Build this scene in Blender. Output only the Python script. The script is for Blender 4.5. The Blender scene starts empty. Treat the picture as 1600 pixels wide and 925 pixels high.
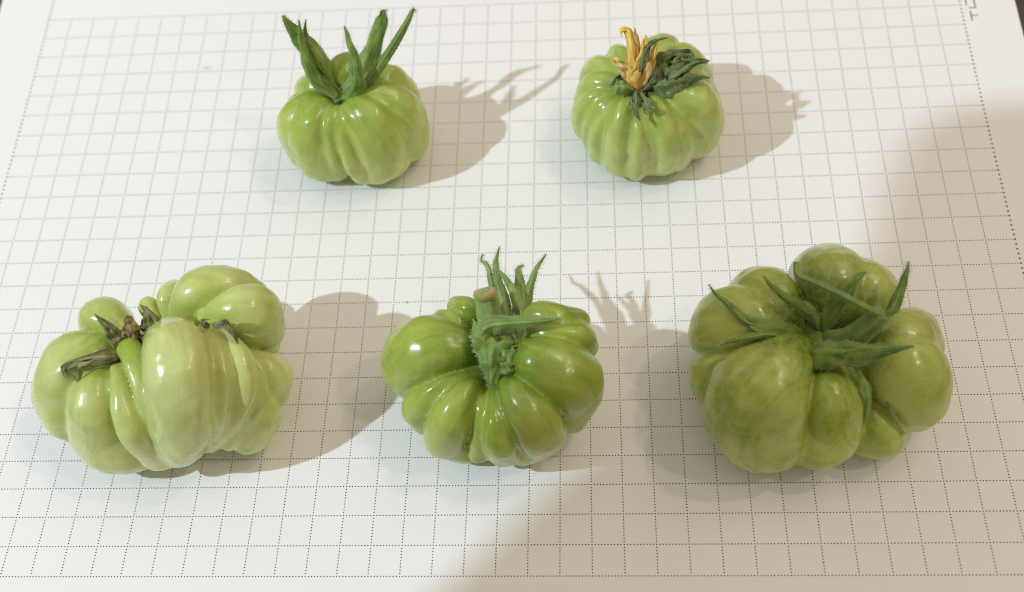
import bpy, math, random
import numpy as np
from mathutils import Vector, Matrix, noise as mnoise

MM = 0.001
rng = random.Random(7)
sc = bpy.context.scene
COL = sc.collection

# ------------------------------------------------------------------ camera
cd = bpy.data.cameras.new('camera'); cam = bpy.data.objects.new('camera', cd); COL.objects.link(cam)
cam.location = (0.02234, -0.10644, 0.17038)
cam.rotation_euler = (0.51864, 0.08105, 0.02225)
cd.sensor_width = 36.0; cd.lens = 1721.26 / 1600 * 36
cd.clip_start = 0.005; cd.clip_end = 20
cd.dof.use_dof = True; cd.dof.focus_distance = 0.180; cd.dof.aperture_fstop = 16.0
sc.camera = cam
bpy.context.view_layer.update()
CAMR = cam.rotation_euler.to_matrix()

# ------------------------------------------------------------------ world: a dim warm room
w = bpy.data.worlds.new('World'); sc.world = w; w.use_nodes = True
nt = w.node_tree; bg = nt.nodes['Background']
tc = nt.nodes.new('ShaderNodeTexCoord'); sp = nt.nodes.new('ShaderNodeSeparateXYZ')
nt.links.new(tc.outputs['Generated'], sp.inputs[0])
rp = nt.nodes.new('ShaderNodeValToRGB'); nt.links.new(sp.outputs['Z'], rp.inputs[0])
rp.color_ramp.elements[0].position = 0.0; rp.color_ramp.elements[0].color = (0.26, 0.215, 0.165, 1)
rp.color_ramp.elements[1].position = 1.0; rp.color_ramp.elements[1].color = (0.63, 0.565, 0.495, 1)
nt.links.new(rp.outputs[0], bg.inputs[0]); bg.inputs[1].default_value = 1.03

def lamp(name, loc, target, size, power, col, shape='DISK', size_y=None):
    l = bpy.data.lights.new(name, 'AREA'); l.shape = shape; l.size = size
    if size_y: l.size_y = size_y
    l.energy = power; l.color = col
    o = bpy.data.objects.new(name, l); COL.objects.link(o); o.location = loc
    o.rotation_euler = (Vector(target) - Vector(loc)).to_track_quat('-Z', 'Y').to_euler()
    return o
lamp('desk_lamp_light', (-0.651, -0.205, 0.70), (0, 0, 0), 0.019, 6.7, (0.69, 0.83, 0.97))
lamp('ceiling_light', (0.80, 0.70, 1.30), (0, 0, 0), 0.65, 2.2, (1.0, 0.83, 0.64))
lamp('ceiling_light', (0.75, -0.10, 1.15), (0, 0, 0), 0.055, 1.5, (1.0, 0.82, 0.62))
lamp('ceiling_light', (0.66, 0.22, 1.15), (0, 0, 0), 0.055, 1.5, (1.0, 0.82, 0.62))
lamp('window_light', (-0.9, 0.9, 0.9), (0, 0, 0), 0.5, 0.6, (1.0, 0.95, 0.86))

sc.view_settings.view_transform = 'Standard'; sc.view_settings.look = 'None'
sc.view_settings.exposure = 0.0; sc.view_settings.gamma = 1.0
sc.cycles.use_denoising = True
sc.cycles.denoising_input_passes = 'RGB_ALBEDO_NORMAL'; sc.cycles.denoising_prefilter = 'NONE'
sc.cycles.filter_width = 0.9

# ------------------------------------------------------------------ helpers
def link(o, parent=None, base=None):
    COL.objects.link(o)
    if parent is not None:
        o.parent = parent
    return o

def make_obj(name, verts, faces, mat, parent=None, smooth=True):
    """verts in world millimetres; a child is stored relative to its parent's place"""
    off = np.array(parent.location) / MM if parent is not None else np.zeros(3)
    p = parent
    while p is not None and p.parent is not None:
        p = p.parent; off = off + np.array(p.location) / MM
    me = bpy.data.meshes.new(name)
    v = (np.asarray(verts, float) - off) * MM
    me.from_pydata(v.tolist(), [], faces if isinstance(faces, list) else faces.tolist())
    if smooth:
        me.shade_smooth()
    me.materials.append(mat); me.update()
    return link(bpy.data.objects.new(name, me), parent)

class NT:
    def __init__(s, name):
        s.m = bpy.data.materials.new(name); s.m.use_nodes = True
        s.t = s.m.node_tree; s.b = s.t.nodes['Principled BSDF']
    def n(s, k, **kw):
        x = s.t.nodes.new(k)
        for a, b in kw.items(): setattr(x, a, b)
        return x
    def l(s, a, b): s.t.links.new(a, b)
    def math(s, op, a, b=None, c=None, clamp=False):
        x = s.n('ShaderNodeMath', operation=op); x.use_clamp = clamp
        for i, v in enumerate((a, b, c)):
            if v is None: continue
            if isinstance(v, (int, float)): x.inputs[i].default_value = v
            else: s.l(v, x.inputs[i])
        return x.outputs[0]
    def mix(s, f, a, b, mode='MIX'):
        x = s.n('ShaderNodeMix', data_type='RGBA', blend_type=mode)
        for i, v in ((0, f), (6, a), (7, b)):
            if isinstance(v, (int, float)): x.inputs[i].default_value = v
            elif isinstance(v, tuple): x.inputs[i].default_value = (*v, 1) if len(v) == 3 else v
            else: s.l(v, x.inputs[i])
        return x.outputs[2]
    def noise(s, scale, detail=3, vec=None, rough=0.5, dist=0.0):
        x = s.n('ShaderNodeTexNoise'); x.inputs['Scale'].default_value = scale
        x.inputs['Detail'].default_value = detail; x.inputs['Roughness'].default_value = rough
        x.inputs['Distortion'].default_value = dist
        if vec is not None: s.l(vec, x.inputs['Vector'])
        return x.outputs[0]
    def ramp(s, f, a, b, ca=0.0, cb=1.0):
        x = s.n('ShaderNodeMapRange'); x.interpolation_type = 'SMOOTHSTEP'
        s.l(f, x.inputs[0]); x.inputs[1].default_value = a; x.inputs[2].default_value = b
        x.inputs[3].default_value = ca; x.inputs[4].default_value = cb
        return x.outputs[0]
    def obj(s): return s.n('ShaderNodeTexCoord').outputs['Object']
    def bump(s, h, strength, dist):
        x = s.n('ShaderNodeBump'); x.inputs['Strength'].default_value = strength; x.inputs['Distance'].default_value = dist
        s.l(h, x.inputs['Height']); s.l(x.outputs[0], s.b.inputs['Normal'])

# ------------------------------------------------------------------ paper with printed dotted grid
def page_z(x, y):
    u = x / 95.0; v = y / 60.0
    v = np.clip(v, -1.5, 1.5)
    return 1.677 * v * v + 0.32 * u * u - 0.601 * u * v

def paper_mat():
    m = NT('grid_paper'); uv = m.n('ShaderNodeUVMap').outputs[0]
    sp = m.n('ShaderNodeSeparateXYZ'); m.l(uv, sp.inputs[0])
    X, Y = sp.outputs[0], sp.outputs[1]           # millimetres from the grid's corner
    def near(v, step):
        return m.math('SUBTRACT', v, m.math('MULTIPLY', m.math('ROUND', m.math('DIVIDE', v, step)), step))
    def dots(across, along, pitch, r, soft):
        da = near(along, pitch)
        d = m.math('SQRT', m.math('ADD', m.math('MULTIPLY', across, across), m.math('MULTIPLY', da, da)))
        return m.ramp(d, r + soft, r - soft)
    def inside(v, a, b):
        return m.math('MULTIPLY', m.math('GREATER_THAN', v, a), m.math('LESS_THAN', v, b))
    # slightly uneven ink
    vx, vy = near(X, 5.0), near(Y, 5.0)
    gx = m.math('MULTIPLY', inside(X, 0.5, 189.5), inside(Y, -0.15, 120.15))
    gy = m.math('MULTIPLY', inside(X, -0.1, 190.1), inside(Y, -0.5, 120.5))
    a = m.math('MULTIPLY', dots(vx, Y, 0.5, 0.115, 0.025), gx)
    b = m.math('MULTIPLY', dots(vy, X, 0.5, 0.115, 0.025), gy)
    bl = m.math('MULTIPLY', dots(X, Y, 1.0, 0.2, 0.03), inside(Y, -0.3, 180))
    br = m.math('MULTIPLY', dots(m.math('SUBTRACT', X, 190.0), Y, 1.0, 0.2, 0.03), inside(Y, -0.3, 180))
    ink = m.math('MAXIMUM', m.math('MAXIMUM', a, b), m.math('MAXIMUM', bl, br))
    o = m.obj()
    fade = m.ramp(m.noise(900, 2, o), 0.2, 0.8, 0.75, 1.0)
    ink = m.math('MULTIPLY', ink, fade)
    tone = m.noise(25, 3, o)
    base = m.mix(tone, (0.80, 0.795, 0.79), (0.83, 0.825, 0.815))
    # little grey smudges left on the page
    def smudge(x0, y0, rx, ry, amt):
        dx = m.math('DIVIDE', m.math('SUBTRACT', X, x0), rx); dy = m.math('DIVIDE', m.math('SUBTRACT', Y, y0), ry)
        dd = m.math('ADD', m.math('MULTIPLY', dx, dx), m.math('MULTIPLY', dy, dy))
        return m.ramp(m.math('ADD', dd, m.math('MULTIPLY', m.noise(1500, 2, o), 0.8)), 1.4, 0.5, 0.0, amt)
    sm = smudge(36.9, 105.9, 1.3, .5, .35)
    for q in SMUDGES: sm = m.math('MAXIMUM', sm, smudge(*q))
    base = m.mix(sm, base, (0.35, 0.33, 0.28))
    m.l(m.mix(ink, base, (0.05, 0.048, 0.045)), m.b.inputs['Base Color'])
    m.b.inputs['Roughness'].default_value = 0.62
    m.b.inputs['Specular IOR Level'].default_value = 0.3
    hb = m.math('ADD', m.noise(2500, 4, o, 0.7), m.math('MULTIPLY', m.noise(160, 2, o), 1.2))
    m.bump(hb, 0.22, 0.00006)
    return m.m
SMUDGES = [(82.5, 49.9, .35, .28, .8)]

def build_page():
    x0, x1, y0, y1 = -106.6, 105.6, -76.0, 84.0
    nx, ny = 110, 80
    xs = np.linspace(x0, x1, nx + 1); ys = np.linspace(y0, y1, ny + 1)
    G = [(x, y) for y in ys for x in xs]
    vt = [(x, y, float(page_z(x, y))) for x, y in G]
    n = len(vt)
    vb = [(x, y, -3.0) for x, y in G]
    F = []
    id_ = lambda i, j: j * (nx + 1) + i
    for j in range(ny):
        for i in range(nx):
            a, b, c, d = id_(i, j), id_(i + 1, j), id_(i + 1, j + 1), id_(i, j + 1)
            F.append((a, b, c, d)); F.append((a + n, d + n, c + n, b + n))
    ring = [id_(i, 0) for i in range(nx)] + [id_(nx, j) for j in range(ny)] + [id_(i, ny) for i in range(nx, 0, -1)] + [id_(0, j) for j in range(ny, 0, -1)]
    for k in range(len(ring)):
        a, b = ring[k], ring[(k + 1) % len(ring)]
        F.append((a, a + n, b + n, b))
    root = bpy.data.objects.new('notebook', None); COL.objects.link(root); root.location = (0, 0, -0.003)
    root['label'] = 'white notebook page printed with a dotted square grid, lying under the green tomatoes'
    root['category'] = 'notebook'
    pg = make_obj('page', vt + vb, F, paper_mat(), root, smooth=False)
    me = pg.data
    uvl = me.uv_layers.new(name='grid')
    co = np.zeros(len(me.vertices) * 3); me.vertices.foreach_get('co', co); co = co.reshape(-1, 3) / MM
    li = np.zeros(len(me.loops), int); me.loops.foreach_get('vertex_index', li)
    uv = np.stack([co[li, 0] + 95, co[li, 1] + 60], 1)
    uvl.data.foreach_set('uv', uv.ravel())
    # printed heading beside the border: flat ink strokes a hair above the sheet
    ink = NT('heading_ink'); ink.b.inputs['Base Color'].default_value = (0.13, 0.13, 0.11, 1); ink.b.inputs['Roughness'].default_value = 0.6
    V, F = [], []
    for (ax, ay, bx_, by, wd) in STROKES:
        a = np.array([ax, ay]); b = np.array([bx_, by]); d = (b - a) / np.linalg.norm(b - a); nrm = np.array([-d[1], d[0]]) * wd / 2
        k = len(V)
        for q in (a - nrm, b - nrm, b + nrm, a + nrm): V.append((q[0], q[1], float(page_z(*q)) + 0.05))
        F.append((k, k + 1, k + 2, k + 3))
    make_obj('printed_heading', V, F, ink.m, root, smooth=False)
STROKES = [(96.62, 53.3, 96.58, 50.8, .22), (96.74, 52.12, 97.85, 52.10, .22), (96.5, 54.12, 97.7, 54.12, .22), (97.76, 54.01, 97.76, 56.9, .22), (96.12, 54.8, 96.16, 56.9, .22)]
build_page()

# desk under the notebook
dm = NT('dark_desk'); o = dm.obj()
mp = dm.n('ShaderNodeMapping'); dm.l(o, mp.inputs[0]); mp.inputs['Scale'].default_value = (3, 40, 3)
gr = dm.noise(6, 5, mp.outputs[0])
dm.l(dm.mix(gr, (0.035, 0.026, 0.02), (0.10, 0.075, 0.055)), dm.b.inputs['Base Color']); dm.b.inputs['Roughness'].default_value = 0.45
dv = []; df = []
for zz in (-6.0, -30.0):
    dv += [(-700, -450, zz), (700, -450, zz), (700, 450, zz), (-700, 450, zz)]
df = [(0, 1, 2, 3), (7, 6, 5, 4), (0, 4, 5, 1), (1, 5, 6, 2), (2, 6, 7, 3), (3, 7, 4, 0)]
desk = make_obj('desk', dv, df, dm.m, None, smooth=False); desk['kind'] = 'structure'

# ------------------------------------------------------------------ tomatoes: lobes fused in a distance field, skinned with surface nets
CHAINS={'T3':[[(-57.09,-27.34,13,3.5),(-59.42,-29.41,15,5.9),(-62.43,-30.66,13.5,7.2),(-63.24,-33.3,9.5,7.1),(-60.18,-34.49,7,5)],
 [(-57,-23.69,14,3.5),(-60.37,-20.9,14,4.3),(-62.16,-19.06,9,4.5)],
 [(-55.2,-30.6,15,4),(-56.94,-35.19,14.5,6.3),(-58.12,-37.37,9.5,7),(-55.54,-37.43,7.5,7.5)],
 [(-52.91,-32.99,19,2.6),(-51.72,-36.84,18,3.2),(-50.09,-39.79,15,4.2),(-49.17,-40.3,9,5)],
 [(-45.49,-28.33,19.5,4.8),(-43.01,-31.57,21.5,6.1),(-42.08,-35.35,20,6.5),(-43.61,-38.09,14.8,6.7),(-47.12,-38.02,9.5,6.8)],
 [(-39.71,-26.97,20.5,2.8),(-37.33,-31.82,20.5,3.7),(-37.37,-35.35,18,4.3),(-41.7,-38.41,12.5,4.7)],
 [(-51.29,-30.02,20,2.8),(-48.58,-33.54,20,3.4),(-46.25,-37.95,16.5,4.4),(-46.63,-39.47,9,4.4)],
 [(-37.42,-27.46,20.5,2.4),(-34.53,-31.63,20,2.9),(-34.48,-35.27,16.8,3.4),(-39.06,-38.24,10,3.4),(-42.79,-39.13,7,2.8)],
 [(-34.45,-30.16,17,2.3),(-32.85,-33.45,15.6,2.8),(-33.96,-36.35,11.5,3.2),(-38.49,-38.94,7.5,2.8)],
 [(-35.91,-29.11,14,4),(-32.79,-30.43,12,4.6),(-32.98,-32.17,9,4.2)],
 [(-34.99,-33.05,11,4),(-34.08,-35.26,9.5,4.9),(-36.37,-36.59,6,4.6)],
 [(-46.29,-19.77,15,3.5),(-42.93,-18.13,17,4.8),(-38.85,-17.28,17,4.3),(-35.95,-18.11,15,4)],
 [(-41.32,-22.82,17,3),(-37.41,-22.62,19,3.8),(-34.49,-22.13,18,5.2),(-34.74,-22.75,14,5)],
 [(-48.8,-19.64,14,2.5),(-49.07,-17.33,15,2.9),(-50.77,-14.55,11,3)],
 [(-51.85,-19.03,13,2),(-53.43,-17.55,13,2.4)],
 [(-54.36,-30.06,11,8),(-48.15,-29.25,11,8.5),(-41.95,-26.83,10.5,8),(-38.87,-22.92,10,7.5)]],
'T4':[[(1.34,-28.18,15.5,3.8),(-1.54,-27.92,16,5.8),(-4.81,-28.29,15,6.9),(-6.75,-28.17,12,6.6),(-6.92,-28.14,8,5.6)],
 [(2.36,-32.79,15.5,2.2),(-1.6,-35.21,16,3.3),(-5.45,-35.82,12.5,3.9),(-5.18,-35.89,8.5,4.1)],
 [(2.95,-33.47,15,2.3),(0.79,-36.81,16.5,3.6),(-1.25,-39.2,14,4.4),(-2.39,-38.87,8.5,4.4),(-0.68,-37.87,5.5,5)],
 [(4.01,-34.39,15,1.8),(3.96,-38.17,16.5,2.3),(3.4,-40.59,13,2.8),(2.91,-41.18,8,2.9)],
 [(5.44,-33.96,15,2),(6.1,-38.2,16.5,2.8),(6.56,-41.05,14,3.8),(6.24,-40.78,8,3.9)],
 [(7.71,-32.88,15.5,2.5),(9.58,-37.38,17.5,4),(11.45,-39.79,15,5),(11.48,-38.79,9,5),(8.76,-38.19,6,5)],
 [(9.35,-30.42,16,3.2),(12.8,-32.38,18.5,5.1),(15.53,-33.03,16.5,6.4),(15.97,-32.73,12,6.3),(15.22,-33.63,9,6)],
 [(10.13,-27.67,16,2.2),(13.6,-27.44,19,3.2),(17.23,-27.45,18,3.9),(18.14,-27.28,14,3.6)],
 [(10.16,-24.93,17,2.5),(12.79,-24.91,19.5,3),(15.45,-25.67,19.5,3.4),(17.62,-25.08,17,3.3)],
 [(2.18,-23.81,17,2.2),(1.11,-22.98,19,2.6),(-0.45,-21.61,17,2.6)],
 [(1.41,-25.68,17,2.2),(-0.47,-24.83,19,2.4),(-3.25,-23.59,17.5,2.3)],
 [(1.03,-26.61,17,2.2),(-2.16,-25.7,18.5,2.3),(-5.38,-24.46,17,2.5)],
 [(6.55,-24.22,14,3.2),(5.82,-22.63,11,4.5)],
 [(-1.76,-30.36,10,8),(1.69,-32.28,9.5,8.2),(4.64,-33.02,9,8.2),(9.79,-32.63,10,8.4),(8.88,-28.42,10,8),(3.61,-25.69,9.5,7.5),(-0.63,-26.82,10,8)]],
'T5':[[(50.59,-30.34,16,4.5),(47.72,-34.18,16.5,6.4),(45.9,-36.16,15,8),(46.38,-37.1,10,8.6),(47.96,-37.43,8.6,8.4)],
 [(55.34,-36.3,15,4.3),(55.8,-37.19,14,5.2),(56.24,-37.92,9.5,6.5),(54.6,-38.17,8,7)],
 [[(64.58,-30.04,13,4),(67.41,-31.5,14,6.5),(68.87,-33.54,11.5,6.6),(68.86,-33.31,8,6.2)],
 [(64.15,-27.22,13,4),(67.33,-27.83,15,5.5),(69.43,-26.34,12,5.8)]],
 [(62.47,-34.61,8,4),(64.23,-37.62,7.5,5.5),(64.14,-37.44,6,5.5)],
 [[(58.89,-21.4,14,4),(58.06,-19.25,18,6),(58.44,-15.86,13,6.5)],
 [(60.5,-21.92,14,4),(62.66,-20.25,17,5.5),(63.84,-18.43,12,5.5)]],
 [[(52.18,-22.66,13,3.5),(48.98,-21.31,16,5.5),(47.81,-19.37,13,6.2)],
 [(51.56,-24.59,13,3.5),(45.77,-24.61,16,5.5),(42.84,-24.45,14,6.8),(42.86,-23.33,10,6.5)]],
 [(45.81,-27.82,13,5),(42.05,-30.08,11,6),(41.85,-30.55,8,5.6)],
 [(54.68,-28.38,9,7),(63.52,-26.61,8,7),(58.78,-30.11,8.5,8),(51.44,-26.88,9,7.5)]]}

BLADES={'T1':[('sepal',2.3,[(-24.17,23.71,17,0.29,-0.81,-0.5),(-19.57,23.47,20,0.55,-0.7,-0.45),(-15.16,26.24,24,0.76,-0.55,-0.34),(-11.49,30.32,27,0.85,-0.46,-0.28),(-10,33.35,28,0.84,-0.45,-0.28),(-9.54,33.33,28,-0.05,-0.87,-0.49)]),
 ('sepal',4.3,[(-23.74,23.44,17,0.6,-0.18,-0.78),(-20.39,25.86,19,0.67,-0.09,-0.73),(-17.9,30.14,21.5,0.77,0.05,-0.63),(-15.91,32.96,25,0.84,0.19,-0.5),(-15.44,33.6,27,0.89,0.27,-0.37),(-14.87,33.63,28,0.86,0.09,-0.49)]),
 ('sepal',3,[(-23.04,21.66,18.5,0.52,-0.78,-0.34),(-20.49,21.81,22,0.84,-0.52,-0.13),(-20.34,24.22,26,0.95,-0.19,0.23),(-21.03,26.93,28.5,0.93,-0.05,0.37),(-21.49,28.76,29.5,0.92,0.01,0.4)]),
 ('sepal',2.6,[(-24.73,22.57,17.5,0.7,0.09,0.7),(-28.36,23.52,21,0.84,-0.02,0.55),(-29.56,25.57,25,0.92,-0.27,0.3),(-29.54,27.88,28.5,0.9,-0.38,0.19),(-29.26,29.27,31,0.89,-0.43,0.14)]),
 ('sepal',5.2,[(-24.77,24.66,16.5,0.77,0.64,-0.03),(-26.48,26.88,20.5,0.72,0.69,0.04),(-28.94,28.55,25,0.66,0.75,0.12),(-30.95,29.5,29,0.64,0.76,0.14),(-32.08,29.95,31.5,0.64,0.76,0.15)]),
 ('sepal',2.6,[(-24.14,23.46,17,0.69,0.17,0.7),(-27.62,25.35,20,0.83,0.06,0.55),(-29.33,27.51,24.5,0.95,-0.19,0.25),(-29,28.82,28,0.9,-0.43,-0.02),(-28.18,29.68,30.5,0.84,-0.53,-0.1)])],
'T2':[('sepal',5,[(29.92,21.62,17.5,0.46,-0.59,-0.66),(33.67,21.17,20.5,0.5,-0.56,-0.66),(36.77,22.44,22,0.48,-0.57,-0.67),(39.29,24.13,22,0.2,-0.64,-0.74),(42.02,25.2,21,-0.03,-0.64,-0.76)]),
 ('sepal',4.4,[(30.28,21.83,17.5,-0.03,-0.95,-0.31),(34.37,20.88,20,0.1,-0.96,-0.27),(38.17,21.65,21,0.18,-0.95,-0.25),(41.9,22.34,20,0.1,-0.95,-0.29)]),
 ('sepal',4.6,[(29.95,22.53,17.5,0.72,-0.63,-0.28),(32.4,23.96,20.5,0.67,-0.67,-0.31),(35.21,25.71,22,0.41,-0.8,-0.44),(38.37,26.24,22,-0.24,-0.82,-0.52),(38.97,24.6,22,-0.92,-0.34,-0.21)]),
 ('sepal',2,[(29.19,21.26,18.5,-0.99,0.11,0.05),(28.87,17.78,20,-1,0.05,-0),(28.89,15.12,20,-0.97,-0.15,-0.16),(29.61,13.85,19.2,-0.9,-0.32,-0.3)]),
 ('sepal',1.8,[(29.36,21.26,18.5,-0.83,-0.41,-0.38),(30.43,17.71,20,-0.86,-0.36,-0.35),(31.2,15.46,20,-0.62,-0.59,-0.51),(32.08,15.95,20,0.4,-0.72,-0.56)]),
 ('sepal',2.4,[(28.87,21.93,18,0.7,0.25,0.67),(27.11,22.79,19.5,0.56,0.39,0.73),(25.68,21.77,20.5,-0.07,0.55,0.83),(24.44,20.92,20.5,-0.33,0.48,0.82)]),
 ('bud',2.2,[(28.14,21.54,18.5,0.26,0.73,0.63),(27.05,20.64,20,0.2,0.74,0.64),(25.47,20.56,20.5,0.17,0.75,0.64)]),
 ('sepal',1.3,[(29.76,20.58,24,0.96,-0.22,-0.14),(30.87,24.15,26,0.88,-0.37,-0.29),(32.58,24.97,27,0.4,-0.69,-0.6),(34.71,25.49,27,0.18,-0.73,-0.66)]),
 ('petal',2.6,[(29.05,22.15,18,0.98,-0.2,0.06),(29.02,23.27,22,0.98,-0.13,0.13),(28.32,24.74,26,0.97,-0.03,0.23),(27.66,26.35,28,0.83,0.25,0.5),(26.64,26.41,28,-0.68,0.42,0.61),(26.69,25.5,27.5,-0.99,-0.11,0.1)]),
 ('petal',2.6,[(29.23,22.14,18,0.9,0.37,-0.22),(29.56,23.7,22,0.89,0.42,-0.17),(29.36,25.14,26,0.86,0.51,-0.1),(28.84,26.26,29,0.83,0.55,-0.06)]),
 ('petal',3,[(29.22,21.91,18,0.88,-0.47,0.06),(29.91,23.66,21.5,0.87,-0.49,0.02),(30.55,24.62,25.5,0.89,-0.46,0.05),(30.73,25.88,27.5,0.91,-0.38,0.16)]),
 ('petal',2.8,[(29.39,21.9,18,0.9,-0.16,-0.4),(30.95,23.14,21,0.93,-0.11,-0.35),(32.1,24.08,24.5,0.95,-0.05,-0.32),(32.99,26.32,26.5,0.94,-0.06,-0.34)]),
 ('petal',2.8,[(28.87,22.16,18,0.9,0.31,0.3),(27.43,22.44,22,0.86,0.37,0.35),(26.05,23.02,24,0.72,0.51,0.47),(24.79,23.46,25,0.62,0.58,0.53)]),
 ('petal',2.5,[(28.87,21.93,18,0.78,-0.3,0.54),(27.81,22.78,20,0.79,-0.53,0.31),(27.98,23.82,23.5,0.72,-0.63,0.29),(28.54,26.1,25.5,0.74,-0.54,0.41)]),
 ('petal',2.6,[(29.39,21.68,18,0.57,0.82,0.02),(28.99,21.87,21,0.72,0.66,-0.23),(30.01,23.28,24.5,0.7,0.53,-0.48),(30.28,25.54,27,0.68,0.51,-0.53)]),
 ('petal',2.2,[(29.39,21.9,18,0.62,-0.77,-0.12),(30.4,22.25,21,0.69,-0.73,-0.02),(31.41,23.66,24,0.77,-0.63,0.11),(31.57,24.57,26,0.82,-0.54,0.18)])],
'T3':[('sepal',3,[(-52.94,-28.89,20,0.74,0.67,-0.02),(-53.76,-27.91,22,0.72,0.69,-0.01),(-54.76,-26.95,24,0.69,0.73,0.03),(-56.18,-25.8,26,0.67,0.74,0.05)]),
 ('husk',3.6,[(-51.4,-27.36,20,0.97,0.23,-0.06),(-51.38,-26.71,23,0.98,0.17,-0.09),(-51.17,-25.86,25.5,0.99,0.1,-0.12)]),
 ('sepal',3.8,[(-52.22,-27.28,19,0.5,-0.47,-0.73),(-48.16,-27.58,22,0.74,-0.12,-0.67),(-47.07,-26.28,24.5,0.66,0.68,-0.33),(-48.95,-24.6,26.5,0.52,0.83,-0.21)]),
 ('sepal',3,[(-52.54,-27.72,19,0.58,-0.78,-0.23),(-49.79,-26.4,21.5,0.75,-0.62,-0.23),(-48.53,-24.92,24.5,0.98,-0.18,-0.1),(-49.01,-24.63,26,0.92,0.3,0.24)]),
 ('sepal',2.8,[(-52.26,-27.06,19,0.02,-1,-0.03),(-49.04,-27.04,21,0.12,-0.99,-0.06),(-46.36,-26.6,23,0.22,-0.97,-0.09)]),
 ('sepal',2.2,[(-52.58,-30.65,20,0.27,0.84,0.48),(-54.54,-31.32,22.3,0.1,0.81,0.57),(-57.56,-31.8,22.5,-0.23,0.7,0.67),(-61.39,-32.84,21.5,-0.63,0.33,0.7),(-60.96,-34,20.5,-0.53,-0.84,0.11),(-59.52,-34.22,20,-0.2,-0.97,-0.15)]),
 ('sepal',1.7,[(-52.99,-30.62,19.5,0.46,0.35,0.81),(-55.73,-32.35,21.8,0.31,0.27,0.91),(-58.3,-33.05,22,-0.27,-0.13,0.95),(-59.24,-34.46,20.5,-0.35,-0.63,0.7),(-59.67,-35.06,19.5,-0.35,-0.73,0.59)]),
 ('sepal',1.3,[(-38.52,-27.03,23.5,0.61,0.68,0.41),(-38.95,-27.25,24.5,0.86,0.45,0.22),(-39.07,-26.73,25,0.61,-0.74,-0.28),(-38.01,-26.66,25,0.06,-0.98,-0.17)]),
 ('sepal',1.4,[(-37.92,-27.04,23.5,0.05,-0.97,-0.24),(-35.8,-27.18,24.5,-0.37,-0.93,-0.02),(-34.38,-28.47,24,-0.62,-0.74,0.25),(-33.9,-29.43,22.5,-0.63,-0.75,0.17),(-34.24,-28.82,23,0.92,0.32,0.22)]),
 ('sepal',1,[(-36.13,-27.08,23.5,0.83,0.56,-0.03),(-36.04,-27.14,25,-0.01,-0.88,-0.48),(-35.14,-27.63,24.5,-0.56,-0.8,-0.21)])],
'T4':[('stub',3.3,[(5.74,-28.14,18,0.97,0.24,0.02),(5.16,-26.09,22,0.98,0.22,0),(4.61,-23.18,25.5,0.98,0.2,-0.01)]),
 ('sepal',7.2,[(5.81,-26.29,21.5,-0.98,0.1,0.16),(5.67,-30.25,23,-0.99,0.06,0.14),(5.47,-33.29,22,-0.99,0,0.11),(5.19,-36.16,19,-0.99,-0.01,0.11)]),
 ('sepal',4.2,[(7.04,-28.34,21,-0.94,-0.18,-0.28),(7.43,-32,22,-0.92,-0.18,-0.34),(8.19,-34.17,21,-0.67,-0.52,-0.54),(9.68,-32.83,20,0.2,-0.72,-0.67)]),
 ('sepal',3,[(10.42,-26.78,20.5,-0.9,0.13,0.43),(10.35,-30.47,21.5,-0.87,0.11,0.47),(9.53,-33.51,20.5,-0.87,0.07,0.49)]),
 ('sepal',3.2,[(3.41,-29.95,22.5,0.83,-0.45,-0.34),(4.97,-28.56,24.5,0.46,-0.76,-0.46),(8.78,-28.23,25,0.08,-0.87,-0.48),(12.74,-28.09,25,0.07,-0.88,-0.48),(16.17,-27.63,25,0.12,-0.87,-0.48)]),
 ('sepal',1.2,[(6.18,-25.89,19,0.99,0.16,-0.02),(4.85,-17.97,18.5,0.98,0.19,-0),(3.63,-12.79,16.5,0.92,0.37,0.11),(2.51,-11.14,15.5,0.95,0.32,0.07),(2.65,-9.39,14.5,0.94,-0.22,-0.26)]),
 ('sepal',2.3,[(7.02,-26.38,19,0.96,-0.01,0.27),(6.79,-22.23,20,0.93,0.15,0.33),(5.5,-16.82,19,0.92,0.23,0.32),(5.18,-12.62,17.8,0.98,0.04,0.18),(5.63,-9.34,16.6,0.99,-0.1,0.09)]),
 ('sepal',2.2,[(10.37,-26.05,20,0.94,0.22,0.24),(9.19,-22.66,21.5,0.9,0.32,0.28),(7.41,-18.53,21,0.8,0.48,0.36),(5.34,-15.2,20,0.71,0.57,0.41)]),
 ('sepal',2.8,[(9.48,-25.96,19,0.8,0.03,-0.61),(10.1,-21.84,20,0.81,0.01,-0.58),(9.78,-17.71,19.5,0.87,-0,-0.5),(9.23,-14.9,18.5,0.79,-0.2,-0.57),(9.84,-14.05,18.3,0.37,-0.46,-0.81)]),
 ('sepal',1.9,[(9.87,-25.04,19,0.98,-0.18,0.01),(10.7,-20.43,20,0.98,-0.2,-0.01),(11.82,-15.51,19,0.94,-0.32,-0.11),(13.41,-11.61,17.6,0.89,-0.42,-0.17)])],
'T5':[('stub',3,[(56.39,-27.15,15,0.04,-0.89,-0.45),(59.25,-28.78,18.5,0.31,-0.87,-0.37),(61.85,-28.15,22,0.61,-0.76,-0.24),(63.2,-27.49,24.5,0.69,-0.7,-0.19)]),
 ('stalk',1.3,[(62.84,-27.98,25,0.42,0.75,0.52),(59.92,-27.39,26.5,0.47,0.72,0.52),(56.98,-25.57,27,0.47,0.72,0.52),(54.17,-23.6,26.5,0.42,0.74,0.52),(52.05,-22.1,26,0.48,0.71,0.51),(51.41,-21.38,26,0.94,0.19,0.3),(51.43,-19.79,26.5,0.98,-0.06,0.16)]),
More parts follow.
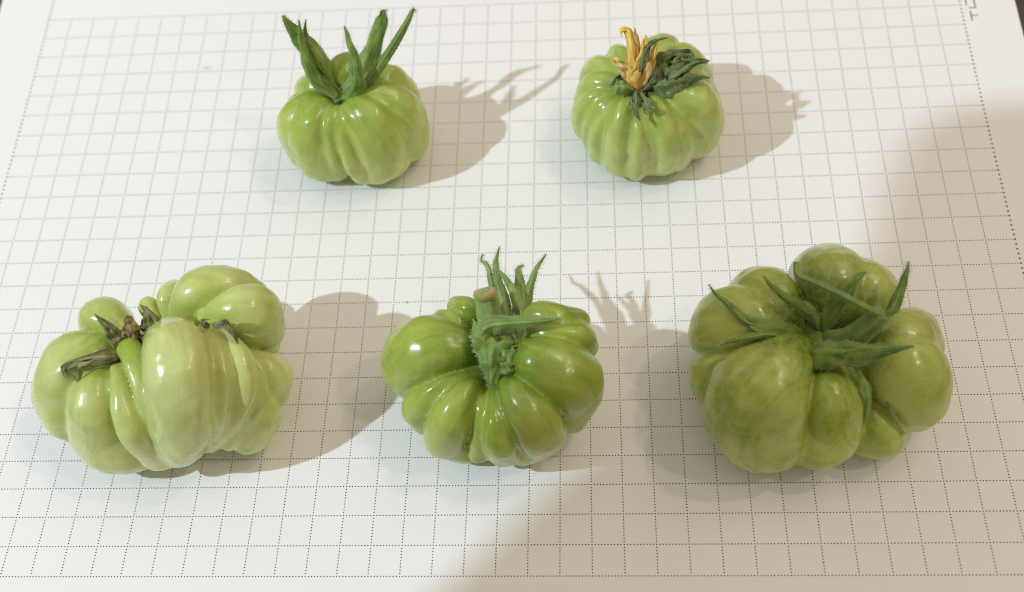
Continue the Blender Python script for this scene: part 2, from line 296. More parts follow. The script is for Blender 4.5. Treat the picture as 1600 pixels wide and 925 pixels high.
 ('sepal',4.8,[(52.34,-30.23,18,-0.39,-0.89,-0.23),(54.11,-31.77,21,-0.29,-0.95,-0.14),(57.96,-32.63,23,-0.13,-0.99,-0.05),(61.96,-32.99,24,-0.04,-1,-0.03),(66.99,-33.03,24.5,-0.01,-1,-0.02)]),
 ('sepal',3,[(53.07,-30.92,18,0.46,-0.4,-0.79),(56.3,-33.15,21,0.29,-0.34,-0.89),(59.54,-34.56,21.5,0.19,-0.26,-0.95),(62.92,-33.79,22.5,0.41,-0.24,-0.88),(66.45,-33.1,24.3,0.48,-0.22,-0.85)]),
 ('sepal',2,[(52.81,-27.18,17,0.43,0.68,0.59),(48.28,-27.3,20.5,0.33,0.72,0.6),(44.09,-27.32,22,0.45,0.66,0.61),(41.57,-25.03,23,0.64,0.51,0.57),(39.63,-23.39,23.5,0.68,0.48,0.55),(38.49,-21.76,24,0.77,0.39,0.51)]),
 ('sepal',3.2,[(52.81,-27.18,17,0.44,0.53,0.73),(49.06,-28.2,20,0.39,0.5,0.77),(45.27,-28.22,21.5,0.39,0.41,0.82),(42.97,-26.37,22,0.53,0.29,0.8),(41.48,-24.04,22.5,0.6,0.22,0.77)]),
 ('sepal',1.5,[(52.16,-28.15,18,0.14,0.87,0.47),(46.87,-28.91,21,0.02,0.89,0.46),(43.07,-30.04,22,-0.18,0.88,0.43),(40.64,-30.67,22,-0.33,0.86,0.4),(39.53,-31.16,21.5,-0.51,0.79,0.34)]),
 ('sepal',2.2,[(55.56,-26.29,17,0.9,-0,0.44),(53.61,-25.59,21,0.78,0.24,0.58),(50.16,-24.57,23.5,0.65,0.36,0.67),(47.64,-23.33,25.5,0.7,0.27,0.65),(46.37,-22.01,26.5,0.73,0.22,0.64)]),
 ('sepal',3.2,[(56.11,-26.77,17,0.96,-0.21,-0.2),(57.2,-25.67,21,0.93,-0.26,-0.24),(58.73,-24.41,24.5,0.9,-0.3,-0.32),(60.16,-22.6,26.5,0.82,-0.4,-0.42),(61.26,-21.86,27,0.62,-0.55,-0.56)]),
 ('sepal',1.9,[(63.3,-28.17,24.5,0.64,-0.77,-0.03),(64.81,-26.95,25.5,0.79,-0.61,0.1),(66.04,-24.19,27,0.85,-0.48,0.19),(66.77,-22.51,28,0.88,-0.42,0.23),(67.08,-21.2,28.5,0.9,-0.33,0.29)]),
 ('sepal',2.8,[(60.3,-33.76,18,-0.85,-0.42,0.31),(61.33,-36.2,17.5,-0.87,-0.37,0.33),(61.48,-38.82,15.5,-0.91,-0.22,0.35),(60.44,-41.25,12,-0.93,-0.12,0.36),(59.39,-43.55,8.5,-0.93,-0.11,0.35)]),
 ('sepal',0.5,[(64.28,-37.1,15.5,-0.91,-0.22,-0.35),(65.43,-39.53,14,-0.88,-0.29,-0.37),(67.51,-41.13,11,-0.84,-0.37,-0.39)])]}

def dense(ch, step=0.10):
    if isinstance(ch[0], list):            # several ridges that run together into one rib
        return np.concatenate([dense(c, step) for c in ch])
    P = np.array(ch, float); out = []
    n = len(P)
    for i in range(n - 1):
        p0 = P[max(i - 1, 0)]; p1 = P[i]; p2 = P[i + 1]; p3 = P[min(i + 2, n - 1)]
        L = np.linalg.norm(p2[:3] - p1[:3]); k = max(2, int(L / (step * min(p1[3], p2[3]))))
        for t in np.arange(k) / k:
            q = 0.5 * (2 * p1 + (p2 - p0) * t + (2 * p0 - 5 * p1 + 4 * p2 - p3) * t * t + (3 * p1 - p0 - 3 * p2 + p3) * t ** 3)
            out.append(q)
    out.append(P[-1]); return np.array(out)

def polar_lobes(ax, ay, lobes):
    out = []
    for q in lobes:
        phi, R, H, r = q[:4]; tw = q[4] if len(q) > 4 else 0
        c = (R * 0.45, H * 0.47); a = R - R * 0.45 - r; b = max(H * 0.5 - r * .8, 1.5); a = max(a, 0.8)
        pts = []
        for th, rs in ((168, .5), (135, .8), (95, .97), (50, 1.0), (5, 1.0), (-45, .95), (-90, .8)):
            t = math.radians(th); rr = r * rs
            ro = c[0] + (a + (r - rr) * (1 if th < 100 else 1)) * math.cos(t); z = c[1] + (b + (r - rr) * .6) * math.sin(t)
            ro = max(ro, rr * .75 + 1.2); z = max(z, rr * .97)
            ph = math.radians(phi + tw * (th - 50) / 100.0)
            pts.append((ax + ro * math.cos(ph), ay + ro * math.sin(ph), z, rr))
        if len(q) > 5: out[-1] = (out[-1] if isinstance(out[-1][0], list) else [out[-1]]) + [pts]
        else: out.append(pts)
    return out

GROOVE = [0.85, 0.85]
def sdf(p, lobes, k):
    p = p.astype(np.float32); acc = np.zeros(len(p), np.float32); best = np.full(len(p), 1e9, np.float32); second = best.copy(); idx = np.zeros(len(p), np.int16)
    ds = []; g2 = None
    for L in lobes:
        d = np.full(len(p), 1e9, np.float32)
        for q in L:
            v = p - q[:3].astype(np.float32)
            np.minimum(d, np.sqrt(np.einsum('ij,ij->i', v, v)) - np.float32(q[3]), out=d)
        ds.append(d)
    for i, d in enumerate(ds):
        best = np.minimum(best, d)
    for d in ds: acc += np.exp(-np.minimum((d - best) / k, 60))
    # crease where two ribs meet (the last chain is the flesh inside and makes none)
    b1 = np.full(len(p), 1e9, np.float32); b2 = b1.copy()
    for i, d in enumerate(ds[:-1]):
        idx[d < b1] = i
        b2 = np.where(d < b1, b1, np.minimum(b2, d)); b1 = np.minimum(b1, d)
    gp = np.sqrt((b2 - b1) ** 2 + .09) - .3
    zz = np.clip((p[:, 2] - 1.5) / 9.0, 0.28, 1)
    carve = GROOVE[0] * zz * np.exp(-gp / GROOVE[1])
    return best - k * np.log(acc) + carve, idx, gp

def skin(lobes, k=0.16, h=0.35, zfloor=0.0):
    A = np.concatenate(lobes); lo = (A[:, :3] - A[:, 3:4]).min(0) - 1.5; hi = (A[:, :3] + A[:, 3:4]).max(0) + 1.5
    lo[2] = max(lo[2], zfloor - 1.5)
    n = np.ceil((hi - lo) / h).astype(int) + 1
    # coarse pass, then only the narrow band at full resolution
    ax = [lo[i] + h * np.arange(n[i]) for i in range(3)]
    g = np.full(tuple(n), 5.0, np.float32)
    cs = 4; cn = (n + cs - 1) // cs + 1
    cx = np.stack(np.meshgrid(*[lo[i] + h * cs * np.arange(cn[i]) for i in range(3)], indexing='ij'), -1).reshape(-1, 3)
    cdv = sdf(cx, lobes, k)[0].reshape(cn)
    near = np.abs(cdv) < h * cs * 1.9
    up = np.repeat(np.repeat(np.repeat(near, cs, 0), cs, 1), cs, 2); upv = np.repeat(np.repeat(np.repeat(cdv, cs, 0), cs, 1), cs, 2)
    # centre the blocks on the coarse points
    sh = cs // 2
    def fit(a, fill):
        a = a[sh:, sh:, sh:]; a = a[:n[0], :n[1], :n[2]]
        return np.pad(a, [(0, n[i] - a.shape[i]) for i in range(3)], constant_values=fill)
    up = fit(up, False); g = fit(upv, 5.0).astype(np.float32)
    I = np.argwhere(up); pts = lo + I * h
    val = sdf(pts, lobes, k)[0]
    g[up] = np.maximum(val, (zfloor - pts[:, 2])).astype(np.float32)
    # surface nets
    s = g < 0
    c = np.zeros(tuple(n - 1), int)
    for a in (0, 1):
        for b in (0, 1):
            for d in (0, 1): c += s[a:n[0] - 1 + a, b:n[1] - 1 + b, d:n[2] - 1 + d]
    act = (c > 0) & (c < 8)
    vid = np.full(act.shape, -1); cells = np.argwhere(act); vid[act] = np.arange(len(cells))
    ps = np.zeros((len(cells), 3)); cnt = np.zeros(len(cells))
    cor = [(a, b, d) for a in (0, 1) for b in (0, 1) for d in (0, 1)]
    for u in cor:
        for v in cor:
            if sum(v) - sum(u) == 1 and all(v[i] >= u[i] for i in range(3)):
                ga = g[tuple((cells + u).T)]; gb = g[tuple((cells + v).T)]
                m = (ga < 0) != (gb < 0); t = np.where(m, ga / np.where(m, ga - gb, 1), 0)
                ps += np.where(m[:, None], np.array(u) + t[:, None] * (np.array(v) - np.array(u)), 0); cnt += m
    V = lo + h * (cells + ps / cnt[:, None])
    F = []
    for axn in range(3):
        b, c2 = (axn + 1) % 3, (axn + 2) % 3
        sl0 = [slice(1, -1)] * 3; sl0[axn] = slice(0, -1); sl1 = list(sl0); sl1[axn] = slice(1, None)
        e = s[tuple(sl0)] != s[tuple(sl1)]; E = np.argwhere(e); off = np.array([1, 1, 1]); off[axn] = 0; E = E + off
        neg = s[tuple(E.T)]
        db = np.zeros(3, int); db[b] = 1; dc = np.zeros(3, int); dc[c2] = 1
        q = np.stack([vid[tuple((E - db - dc).T)], vid[tuple((E - dc).T)], vid[tuple(E.T)], vid[tuple((E - db).T)]], 1)
        q[~neg] = q[~neg][:, ::-1]; F.append(q)
    F = np.concatenate(F); F = F[(F >= 0).all(1)]
    # settle the vertices onto the field, relaxing the net between steps so that creases run smooth
    E = np.concatenate([F[:, [0, 1]], F[:, [1, 2]], F[:, [2, 3]], F[:, [3, 0]]]); E = np.concatenate([E, E[:, ::-1]])
    deg = np.bincount(E[:, 0], minlength=len(V))[:, None]
    def relax(V, n, lam=.5):
        for _ in range(n):
            S = np.stack([np.bincount(E[:, 0], weights=V[E[:, 1], i], minlength=len(V)) for i in range(3)], 1) / np.maximum(deg, 1)
            V = V + lam * (S - V)
        return V
    for it in range(3):
        V = relax(V, 3 if it == 0 else 2)
        e = 0.12; d0 = sdf(V, lobes, k)[0]; gr = np.stack([sdf(V + np.eye(3)[i] * e, lobes, k)[0] - d0 for i in range(3)], 1) / e
        gr /= np.maximum((gr ** 2).sum(1, keepdims=True), 0.5)
        step = np.clip(d0[:, None] * gr, -0.3, 0.3)
        V = np.where((V[:, 2:3] > zfloor + .05), V - 0.6 * step, V)
        V[:, 2] = np.maximum(V[:, 2], zfloor)
    V = relax(V, 2)
    gp = sdf(V, lobes, k)[2]; wgt = np.clip(1 - gp / 1.0, 0, 1)[:, None]      # the creases themselves get an extra pass
    for _ in range(4):
        V = V + wgt * (relax(V, 2) - V)
    c = V.mean(0); d = V - c; d /= np.linalg.norm(d, axis=1)[:, None]
    am = np.array([mnoise.noise(Vector(q * .17)) * .55 + mnoise.noise(Vector(q * .45 + 9)) * .16 for q in V])
    V = V + d * am[:, None]
    V[:, 2] = np.maximum(V[:, 2], zfloor)
    return V, F

def fruit_mat(name, mid, dark, pale, mottle=0.0):
    m = NT(name); o = m.obj()
    at = m.n('ShaderNodeAttribute'); at.attribute_name = 'shoulder'; sh = at.outputs['Fac']
    al = m.n('ShaderNodeAttribute'); al.attribute_name = 'lobe_tint'; lt = al.outputs['Fac']
    ah = m.n('ShaderNodeAttribute'); ah.attribute_name = 'groove'; gv = ah.outputs['Fac']
    n1 = m.noise(140, 4, o, .55, .4); n2 = m.noise(420, 3, o, .6, .6)
    c = m.mix(m.ramp(n1, .34, .66), mid, pale)
    c = m.mix(m.math('MULTIPLY', m.ramp(lt, 0, 1), .6), c, pale)
    f = m.math('ADD', sh, m.math('MULTIPLY', m.math('SUBTRACT', n1, .5), .9))
    c = m.mix(m.ramp(f, .15, .95), c, dark)
    c = m.mix(m.math('MULTIPLY', m.ramp(n2, .50, .72), .22), c, pale)
    rp_ = m.n('ShaderNodeAttribute'); rp_.attribute_name = 'rib_place'
    st = m.noise(.75, 3, rp_.outputs['Vector'], .6, .3); st2 = m.noise(2.2, 2, rp_.outputs['Vector'], .6, .2)
    c = m.mix(m.math('MULTIPLY', m.ramp(st, .45, .75), .34), c, pale)
    c = m.mix(m.math('MULTIPLY', m.ramp(st, .52, .28), .34), c, dark)
    c = m.mix(m.math('MULTIPLY', m.ramp(st2, .50, .75), .15), c, pale)
    if mottle:
        vo = m.n('ShaderNodeTexVoronoi'); vo.feature = 'DISTANCE_TO_EDGE'; vo.inputs['Scale'].default_value = 520; m.l(o, vo.inputs['Vector'])
        c = m.mix(m.math('MULTIPLY', m.ramp(vo.outputs['Distance'], .16, .0), mottle), c, pale)
    # pale flecks in the skin
    v2 = m.n('ShaderNodeTexVoronoi'); v2.feature = 'F1'; v2.inputs['Scale'].default_value = 1500; m.l(o, v2.inputs['Vector'])
    fl = m.math('MULTIPLY', m.ramp(v2.outputs['Distance'], .24, .05), .30)
    c = m.mix(fl, c, (.62, .70, .42))
    c = m.mix(m.math('MULTIPLY', gv, .25), c, pale)
    m.l(c, m.b.inputs['Base Color'])
    m.b.inputs['Subsurface Weight'].default_value = 0.18
    m.b.inputs['Subsurface Radius'].default_value = (0.6, 1.0, 0.25)
    m.b.inputs['Subsurface Scale'].default_value = 0.0016
    m.l(m.ramp(m.noise(300, 3, o), .3, .7, .18, .30), m.b.inputs['Roughness'])
    m.b.inputs['Coat Weight'].default_value = 0.28; m.b.inputs['Coat Roughness'].default_value = 0.2
    m.b.inputs['IOR'].default_value = 1.42
    hb = m.math('ADD', m.math('MULTIPLY', m.noise(260, 3, o), 1.0), m.math('MULTIPLY', m.noise(2600, 2, o), .05))
    m.bump(hb, 0.35, 0.0005)
    return m.m

def leaf_mat(name, a, b, rough=.55, trans=.15):
    m = NT(name); o = m.obj()
    n1 = m.noise(500, 4, o, .6, .5)
    at = m.n('ShaderNodeAttribute'); at.attribute_name = 'rib'; rib = at.outputs['Fac']
    c = m.mix(m.ramp(n1, .3, .7), a, b)
    c = m.mix(m.ramp(m.noise(180, 3, o), .45, .75), c, tuple(x * 1.5 for x in b))
    c = m.mix(m.math('MULTIPLY', rib, .5), c, tuple(min(1, x * 1.9 + .03) for x in b))
    m.l(c, m.b.inputs['Base Color']); m.b.inputs['Roughness'].default_value = rough
    m.b.inputs['Subsurface Weight'].default_value = trans; m.b.inputs['Subsurface Radius'].default_value = (.4, 1, .2)
    m.b.inputs['Subsurface Scale'].default_value = .0006
    m.b.inputs['Sheen Weight'].default_value = .25
    m.bump(m.noise(1400, 3, o, .6), 0.5, .00015)
    return m.m

M_LEAF = leaf_mat('fresh_sepal_green', (.070, .135, .014), (.150, .235, .028))
M_LEAF2 = leaf_mat('calyx_green', (.090, .155, .025), (.17, .26, .055))
M_WILT = leaf_mat('wilted_sepal_green', (.035, .058, .018), (.13, .18, .05), .75)
M_DRY = leaf_mat('dried_sepal_brown', (.075, .070, .022), (.21, .20, .075), .8)
M_HUSK = leaf_mat('tan_husk', (.20, .12, .05), (.32, .21, .09), .75)
M_PETAL = leaf_mat('dried_yellow_petal', (.84, .41, .035), (.93, .62, .14), .6, .3)
M_PETAL2 = leaf_mat('dried_tan_petal', (.58, .30, .08), (.74, .50, .20), .65, .25)
M_CUT = leaf_mat('cut_stalk_brown', (.22, .26, .07), (.33, .24, .07), .7)
M_HAIR = NT('plant_hair').m
M_HAIR.node_tree.nodes['Principled BSDF'].inputs['Base Color'].default_value = (.52, .60, .34, 1)

def dense_path(pts, n):
    P = np.array(pts, float); m = len(P); out = []
    for s in np.linspace(0, m - 1, n):
        i = min(int(s), m - 2); t = s - i
        p0 = P[max(i - 1, 0)]; p1 = P[i]; p2 = P[i + 1]; p3 = P[min(i + 2, m - 1)]
        out.append(0.5 * (2 * p1 + (p2 - p0) * t + (2 * p0 - 5 * p1 + 4 * p2 - p3) * t * t + (3 * p1 - p0 - 3 * p2 + p3) * t ** 3))
    return np.array(out)

def blade(name, pts, width, mat, parent, kind, seed, crumple=0.0, base_w=.55, fold=.35):
    """a leaf-like sepal or petal: folded along its rib, closed solid, tapering to its tip"""
    n = 30; D = dense_path(pts, n); P = D[:, :3]; Sd = D[:, 3:6]; Sd /= np.linalg.norm(Sd, axis=1)[:, None]
    T = np.gradient(P, axis=0); T /= np.linalg.norm(T, axis=1)[:, None]
    Nn = np.cross(T, Sd); Nn /= np.linalg.norm(Nn, axis=1)[:, None]
    K = 9; V = []; F = []; rib = []; hairs = []
    r2 = random.Random(seed); ph = r2.random() * 9
    for side in (1, -1):
        for i in range(n):
            t = i / (n - 1)
            prof = (base_w + (1 - base_w) * math.sin(min(t / .35, 1) * math.pi / 2)) * (1 - max(0, (t - .25) / .75) ** 1.05) * .95 + .03
            wd = width * prof
            th = 0.11 * (1 - .6 * t) + .04
            for j in range(K):
                s = j / (K - 1) * 2 - 1
                e = 1 + crumple * .35 * mnoise.noise(Vector((t * 9 + ph, s * 1.5, seed * .37)))
                q = P[i] + Sd[i] * (s * wd / 2 * e)
                lift = abs(s) ** 1.3 * wd * fold
                lift += crumple * wd * .55 * mnoise.noise(Vector((t * 7 + ph, s * 2.2, seed * 1.7)))
                lift += crumple * max(0, crumple - .7) * wd * .35 * mnoise.noise(Vector((t * 19 + ph, s * 4.5, seed * 2.3)))
                lift += (.05 + .12 * crumple) * math.sin(t * 21 + s * 3 + ph) * abs(s) * wd
                lift += -.10 * (1 - abs(s)) ** 3 if side == -1 else 0
                q = q + Nn[i] * (lift + side * th * (1 - .75 * abs(s) ** 3) / 2)
                V.append(q); rib.append(1.0 if j == K // 2 else (.45 if j % 2 == 0 and 0 < j < K - 1 else (.6 if j in (0, K - 1) else 0)))  # midrib and veins, plus a pale rim light painted along the edges
    off = n * K
    for i in range(n - 1):
        for j in range(K - 1):
            a = i * K + j
            F.append((a, a + 1, a + K + 1, a + K)); F.append((off + a, off + a + K, off + a + K + 1, off + a + 1))
        a = i * K; F.append((a, a + K, off + a + K, off + a)); a = i * K + K - 1; F.append((a, off + a, off + a + K, a + K))
    for j in range(K - 1):
        F.append((j, off + j, off + j + 1, j + 1)); a = (n - 1) * K + j; F.append((a, a + 1, off + a + 1, off + a))
    ob = make_obj(name, V, F, mat, parent)
    at = ob.data.attributes.new('rib', 'FLOAT', 'POINT'); at.data.foreach_set('value', rib)
    V = np.array(V)
    for i in range(2, n - 1):
        for j in (0, K - 1, K // 2):
            for _ in range(3):
                q = V[i * K + j] + (V[(i + 1) * K + j] - V[i * K + j]) * r2.random()
                d = Sd[i] * ((j / (K - 1) * 2 - 1) * 1.2 + r2.uniform(-.5, .5)) + Nn[i] * r2.uniform(-.7, .9) + T[i] * r2.uniform(-.2, .6)
                d = d / np.linalg.norm(d); hairs.append((q, d, r2.uniform(.25, .75)))
    return ob, hairs

def tube(name, pts, r0, r1, mat, parent, seed=0, cap=None, seg=14, n=26, rough=.12):
    D = dense_path(pts, n); P = D[:, :3]; Sd = D[:, 3:6]; Sd /= np.linalg.norm(Sd, axis=1)[:, None]
    T = np.gradient(P, axis=0); T /= np.linalg.norm(T, axis=1)[:, None]; Nn = np.cross(T, Sd); Nn /= np.linalg.norm(Nn, axis=1)[:, None]
    V = []; F = []; rib = []; hairs = []; r2 = random.Random(seed)
    for i in range(n):
        t = i / (n - 1); r = r0 + (r1 - r0) * t
        for j in range(seg):
            a = 2 * math.pi * j / seg
            rr = r * (1 + rough * math.sin(5 * a + seed) + rough * 1.5 * mnoise.noise(Vector((t * 5, math.cos(a), math.sin(a) + seed))))
            q = P[i] + Sd[i] * rr * math.cos(a) + Nn[i] * rr * math.sin(a)
            V.append(q); rib.append(.5 + .5 * math.sin(5 * a + seed))
            if r2.random() < .3: hairs.append((q, (q - P[i]) / rr, r2.uniform(.25, .7)))
    for i in range(n - 1):
        for j in range(seg):
            a = i * seg + j; b = i * seg + (j + 1) % seg; F.append((a, b, b + seg, a + seg))
    F.append(tuple(range(seg))[::-1])
    V.append(P[-1] + T[-1] * r1 * .25); rib.append(.5); tip = len(V) - 1; e = (n - 1) * seg
    for j in range(seg): F.append((e + j, e + (j + 1) % seg, tip))
    ob = make_obj(name, V, F, mat, parent)
    at = ob.data.attributes.new('rib', 'FLOAT', 'POINT'); at.data.foreach_set('value', rib)
    if cap:
        C2 = []; Fc = []
        for (dt, rs) in ((-.45, .98), (-.1, 1.1), (.16, 1.0), (.12, .62), (-.08, .3), (-.12, .0)):
            for j in range(seg):
                a = 2 * math.pi * j / seg; rr = r1 * rs * (1 + .1 * math.sin(3 * a) + .08 * r2.uniform(-1, 1))
                C2.append(P[-1] + T[-1] * dt * r1 * 1.3 + Sd[-1] * rr * math.cos(a) + Nn[-1] * rr * math.sin(a))
        for i in range(5):
            for j in range(seg):
                a = i * seg + j; b = i * seg + (j + 1) % seg; Fc.append((a, b, b + seg, a + seg))
        Fc.append(tuple(range(seg))[::-1])
        make_obj('cut_end', C2, Fc, cap, ob)
    return ob, hairs

def hair_mesh(hs, parent):
    V = []; F = []
    for (q, d, L) in hs:
        d = np.array(d); a = np.cross(d, (.3, .8, .5)); a /= np.linalg.norm(a) + 1e-9; b = np.cross(d, a); k = len(V)
        for j in range(3):
            g = 2 * math.pi * j / 3; V.append(q + (a * math.cos(g) + b * math.sin(g)) * .026)
        V.append(q + d * L + np.array((0, 0, .05)))
        F += [(k, k + 1, k + 3), (k + 1, k + 2, k + 3), (k + 2, k, k + 3)]
    ob = make_obj('hairs', V, F, M_HAIR, parent); ob['kind'] = 'stuff'

def tomato(key, label, base, lobes, pit, mat, leafm, seed, core=None, k=0.16, calyx=None, tints=None):
    root = bpy.data.objects.new('tomato', None); COL.objects.link(root)
    root.location = (base[0] * MM, base[1] * MM, base[2] * MM)
    root['label'] = label; root['category'] = 'tomato'; root['group'] = 'green beefsteak tomatoes on the grid paper'
    DL = [dense(l) for l in lobes]
    if core is not None: DL.append(dense(core))
    for d in DL: d[:, 2] += base[2]
    GROOVE[:] = {'T1': (.8, .7), 'T2': (.85, .65), 'T3': (1.1, .75), 'T4': (.95, .8), 'T5': (.9, .7)}[key]
    V, F = skin(DL, k=k, zfloor=base[2])
    fr = make_obj('fruit', V, F, mat, root)
    _, idx, gap = sdf(V, DL, k)
    r2 = np.random.RandomState(seed); tint = r2.rand(len(DL)); tint[-1] = .3
    if tints: tint[:len(tints)] = tints
    pit = np.array(pit, float)
    dist = np.linalg.norm((V - pit) * (1, 1, .8), axis=1)
    sh = np.clip(1 - (dist - 3) / 9, 0, 1) * .55 + np.clip((V[:, 2] - 7) / 12, 0, 1) * .38
    gv = np.exp(-gap / .35)
    # spread the tint softly between neighbouring lobes
    for nm, val in (('shoulder', sh), ('lobe_tint', tint[idx] * (1 - np.exp(-gap / 1.2))), ('groove', gv)):
        at = fr.data.attributes.new(nm, 'FLOAT', 'POINT'); at.data.foreach_set('value', val.astype(np.float32))
    rc = np.zeros((len(V), 3)); cen = V.mean(0)
    for i, L in enumerate(DL[:-1]):
        m = np.where(idx == i)[0]
        if not len(m): continue
        C_ = L[:, :3]; T = np.gradient(C_, axis=0); T /= np.linalg.norm(T, axis=1)[:, None] + 1e-9
        arc = np.r_[0, np.cumsum(np.linalg.norm(np.diff(C_, axis=0), axis=1))]
        D2 = ((V[m][:, None, :] - C_[None]) ** 2).sum(2) - L[None, :, 3] ** 2; j = D2.argmin(1)
        v = V[m] - C_[j]; nr = C_[j] - cen; nr /= np.linalg.norm(nr, axis=1)[:, None] + 1e-9
        sd_ = np.cross(T[j], nr); sd_ /= np.linalg.norm(sd_, axis=1)[:, None] + 1e-9
        rc[m, 0] = (v * sd_).sum(1); rc[m, 1] = .10 * (arc[j] + (v * T[j]).sum(1)); rc[m, 2] = i * 7.3
    E = np.concatenate([F[:, [0, 1]], F[:, [1, 2]], F[:, [2, 3]], F[:, [3, 0]]]); E = np.concatenate([E, E[:, ::-1]])
    E = E[idx[E[:, 0]] == idx[E[:, 1]]]; dg = np.maximum(np.bincount(E[:, 0], minlength=len(V)), 1)
    for _ in range(14):
        for a in (0, 1): rc[:, a] = .4 * rc[:, a] + .6 * np.bincount(E[:, 0], weights=rc[E[:, 1], a], minlength=len(V)) / dg
    at = fr.data.attributes.new('rib_place', 'FLOAT_VECTOR', 'POINT'); at.data.foreach_set('vector', rc.astype(np.float32).ravel())
    hs = []
    if calyx is not None:
        cx, cy, cz, cr = calyx
        pts = [(cx, cy, cz - 2.5, 1, 0, 0), (cx, cy, cz - 1, 1, 0, 0), (cx + .1, cy + .2, cz + .4, 1, 0, 0)]
        tube('calyx', pts, cr * .8, cr, leafm, root, seed, rough=.2)
    for i, (kind, wd, pts) in enumerate(BLADES.get(key, [])):
        pts = [(p[0], p[1], p[2] + base[2] * .5, p[3], p[4], p[5]) for p in pts]
        sd = seed * 50 + i
        if kind in ('sepal', 'petal', 'husk'):
            mt = leafm; cr = .5
            if key == 'T2' and kind == 'sepal': cr = 1.35
            if key == 'T3': cr = 1.0
            if key == 'T4' and i in (1, 2, 3): cr = .6; mt = M_LEAF
            if kind == 'petal': mt = M_PETAL if i % 3 else M_PETAL2; cr = .9
            if kind == 'husk': mt = M_HUSK
            ob, h = blade({'husk': 'dried_stem_husk'}.get(kind, kind), pts, wd, mt, root, kind, sd, cr, fold=.10 if (key == 'T4' and i in (1, 2)) or key == 'T3' else .36, base_w=.95 if key == 'T4' and i in (1, 2) else .55)
            if kind == 'sepal' and key in ('T1', 'T4', 'T5'): hs += h
            if kind == 'sepal' and key == 'T2': hs += h[::2]
        elif kind == 'stub':
            ob, h = tube('stem', pts, wd * .62, wd * .5, M_LEAF2, root, sd, cap=M_CUT if key == 'T4' else None); hs += h
        elif kind == 'stalk':
            ob, h = tube('stalk', pts, wd * .46, wd * .34, M_LEAF2, root, sd, cap=M_LEAF2); hs += h
        elif kind == 'twig':
            tube('stem', pts, wd * .55, wd * .45, leafm, root, sd, rough=.3)
        elif kind == 'bud':
            tube('withered_bud', pts, wd * .3, wd * .5, M_LEAF2, root, sd, rough=.25)
    if hs: hair_mesh(hs, root)
    return root

L1 = polar_lobes(-24.2, 23.9, [(196, 13.8, 18, 5.4), (222, 12.6, 18.5, 5.2, 0, 'm'), (240, 11.4, 18, 3.8, 0, 'm'), (172, 13.2, 17, 3.6), (147, 12.8, 17.5, 4.4), (258, 11.0, 19, 2.3, 8), (277, 11.6, 18.5, 3.0, -8),
    (306, 12.6, 19, 4.8), (326, 13.8, 19.5, 5.8, 0, 'm'), (352, 15.4, 19.5, 5.4), (22, 14.4, 19.5, 4.6), (52, 11.5, 18.5, 4), (86, 11.3, 20, 4.4), (118, 11.2, 18, 4)])
C1 = [(-24.2, 23.9, 7.5, 7.2), (-22.5, 23.5, 7.5, 7.5)]
L2 = polar_lobes(29.6, 23.4, [(107, 14.6, 18, 3.5), (130, 14.8, 17, 3.8), (157, 12.7, 17.5, 3.8), (182, 12.6, 17, 2.9, 10), (203, 11.2, 17.5, 2.8, 10), (220, 11.2, 17.5, 2.8, 6), (244, 11.3, 18.5, 4.0),
    (268, 11.5, 18, 2.8), (285, 11.2, 18.5, 2.2), (303, 12.2, 18.5, 4.2), (322, 13.2, 18, 4.4, 0, 'm'), (350, 15.8, 19, 5.8), (38, 16.6, 19.5, 5.6), (12, 15.4, 18.5, 4.4), (66, 16.8, 19, 4.4), (88, 14.4, 18, 3.6)])
C2 = [(29.6, 23.4, 7, 7), (31, 25, 7, 7.5)]
L4 = CHAINS['T4']

GRN = dict(mid=(.36, .455, .055), dark=(.19, .30, .016), pale=(.52, .59, .16))
LT = tomato('T1', 'small green tomato at the back left with fresh green sepals standing upright like a crown', (-24.2, 23.9, .35), L1, (-24.2, 23.9, 17),
       fruit_mat('green_tomato_skin', **GRN), M_LEAF, 11, C1, calyx=(-24.6, 23.6, 17.0, 1.8))
tomato('T2', 'small green tomato topped with crumpled orange dried petals and wilted sepals', (29.6, 23.4, .35), L2, (29.6, 23.4, 17),
       fruit_mat('green_tomato_skin', mid=(.37, .46, .07), dark=(.21, .32, .022), pale=(.53, .60, .18)), M_WILT, 12, C2, calyx=(29.8, 23.4, 16.8, 1.9))
L3 = CHAINS['T3']
tomato('T3', 'large pale lumpy tomato at the front left with brown withered stem and second scar', (-50, -30, .5), L3[:-1], (-54, -27, 20),
       fruit_mat('pale_green_tomato_skin', mid=(.46, .53, .12), dark=(.29, .40, .035), pale=(.65, .69, .30)), M_DRY, 13, L3[-1])
tomato('T4', 'ribbed green tomato in the middle of the front row with brown-tipped stem stub', (5.7, -30.9, .45), L4[:-1], (5.7, -30.9, 18),
       fruit_mat('deep_green_tomato_skin', mid=(.26, .36, .026), dark=(.10, .19, .007), pale=(.43, .50, .10)), M_LEAF2, 14, L4[-1], calyx=(6.2, -30.6, 18.0, 2.2))
L5 = CHAINS['T5']
tomato('T5', 'large dark green lobed tomato at the front right with long hairy stalk', (57, -29, .6), L5[:-1], (55, -27, 19),
       fruit_mat('olive_green_tomato_skin', mid=(.28, .37, .035), dark=(.11, .175, .008), pale=(.54, .61, .16), mottle=.2), M_LEAF, 15, L5[-1], calyx=(55.2, -26.9, 16.5, 2.4), tints=[0, .1, .5, .6, 1, 1, .6])  # paler tints on the back lobes stand in for lamp light there

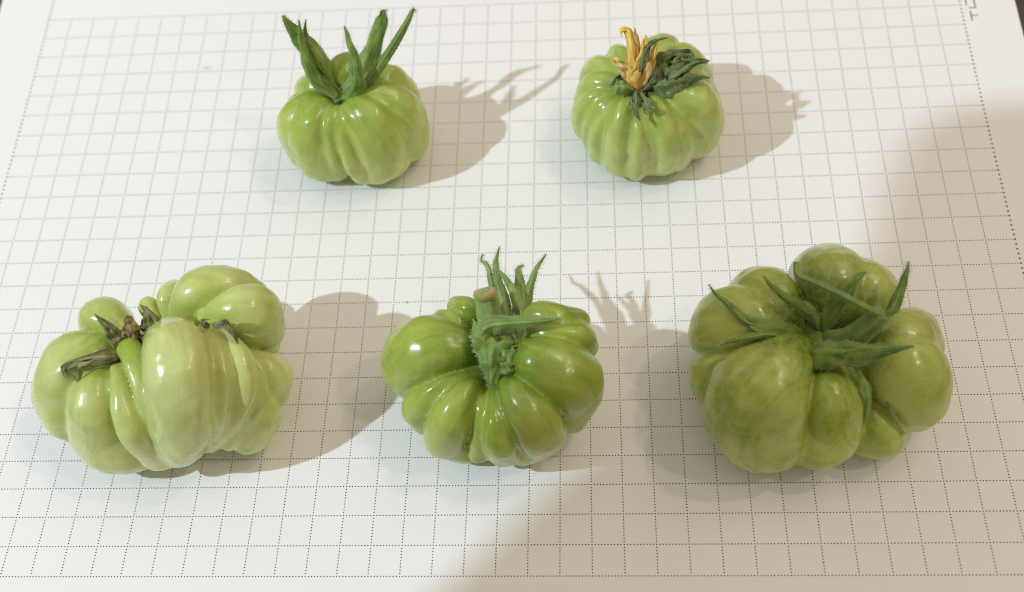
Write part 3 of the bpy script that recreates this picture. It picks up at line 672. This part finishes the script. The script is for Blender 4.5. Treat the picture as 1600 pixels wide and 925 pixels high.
# ------------------------------------------------------------------ handset and cover shapes added behind the lens, unseen, to throw the soft shadow
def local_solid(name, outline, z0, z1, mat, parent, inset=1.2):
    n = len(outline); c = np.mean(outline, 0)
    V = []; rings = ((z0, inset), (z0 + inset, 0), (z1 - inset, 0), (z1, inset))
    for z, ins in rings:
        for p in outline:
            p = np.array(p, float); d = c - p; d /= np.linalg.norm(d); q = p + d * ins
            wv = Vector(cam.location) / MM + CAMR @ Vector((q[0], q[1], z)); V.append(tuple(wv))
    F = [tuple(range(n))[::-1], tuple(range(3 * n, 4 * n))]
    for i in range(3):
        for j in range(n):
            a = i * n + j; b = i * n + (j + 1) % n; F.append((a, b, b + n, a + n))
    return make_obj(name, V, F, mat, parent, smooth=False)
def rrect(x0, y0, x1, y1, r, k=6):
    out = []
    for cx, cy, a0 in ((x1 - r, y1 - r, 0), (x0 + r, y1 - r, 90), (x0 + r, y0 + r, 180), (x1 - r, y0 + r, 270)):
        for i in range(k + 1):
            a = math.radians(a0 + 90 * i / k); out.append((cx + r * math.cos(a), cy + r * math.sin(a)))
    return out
pm = NT('blocker_black'); pm.b.inputs['Base Color'].default_value = (.03, .03, .035, 1); pm.b.inputs['Roughness'].default_value = .35
fm = NT('blocker_brown'); fm.l(fm.mix(fm.noise(900, 3, fm.obj()), (.07, .045, .03), (.12, .08, .055)), fm.b.inputs['Base Color']); fm.b.inputs['Roughness'].default_value = .6
shadow_caster = bpy.data.objects.new('shadow_blocker', None); COL.objects.link(shadow_caster)
shadow_caster.location = Vector(cam.location) + CAMR @ Vector((-.06, -.02, .01))
shadow_caster['label'] = 'unseen black slab with brown cover, added behind the camera to throw the soft shadow'; shadow_caster['category'] = 'shadow_caster'
local_solid('blocker_slab', rrect(-142, -60, 12, 16, 9), 3.5, 12, pm.m, shadow_caster)
shadow_outline = [(-100, 76), (-143, 76.6), (-160, 77), (-170.2, 76.8), (-175, 75.2), (-177.4, 71.6), (-177, 63.7), (-175.2, 56), (-178.5, 49), (-188, 38.5), (-199.5, 26.6), (-207.4, 12.1), (-217, -10), (-221, -40), (-216, -62), (-100, -62)]
local_solid('blocker_cover', shadow_outline, 3.0, 5.6, fm.m, shadow_caster, inset=.5)
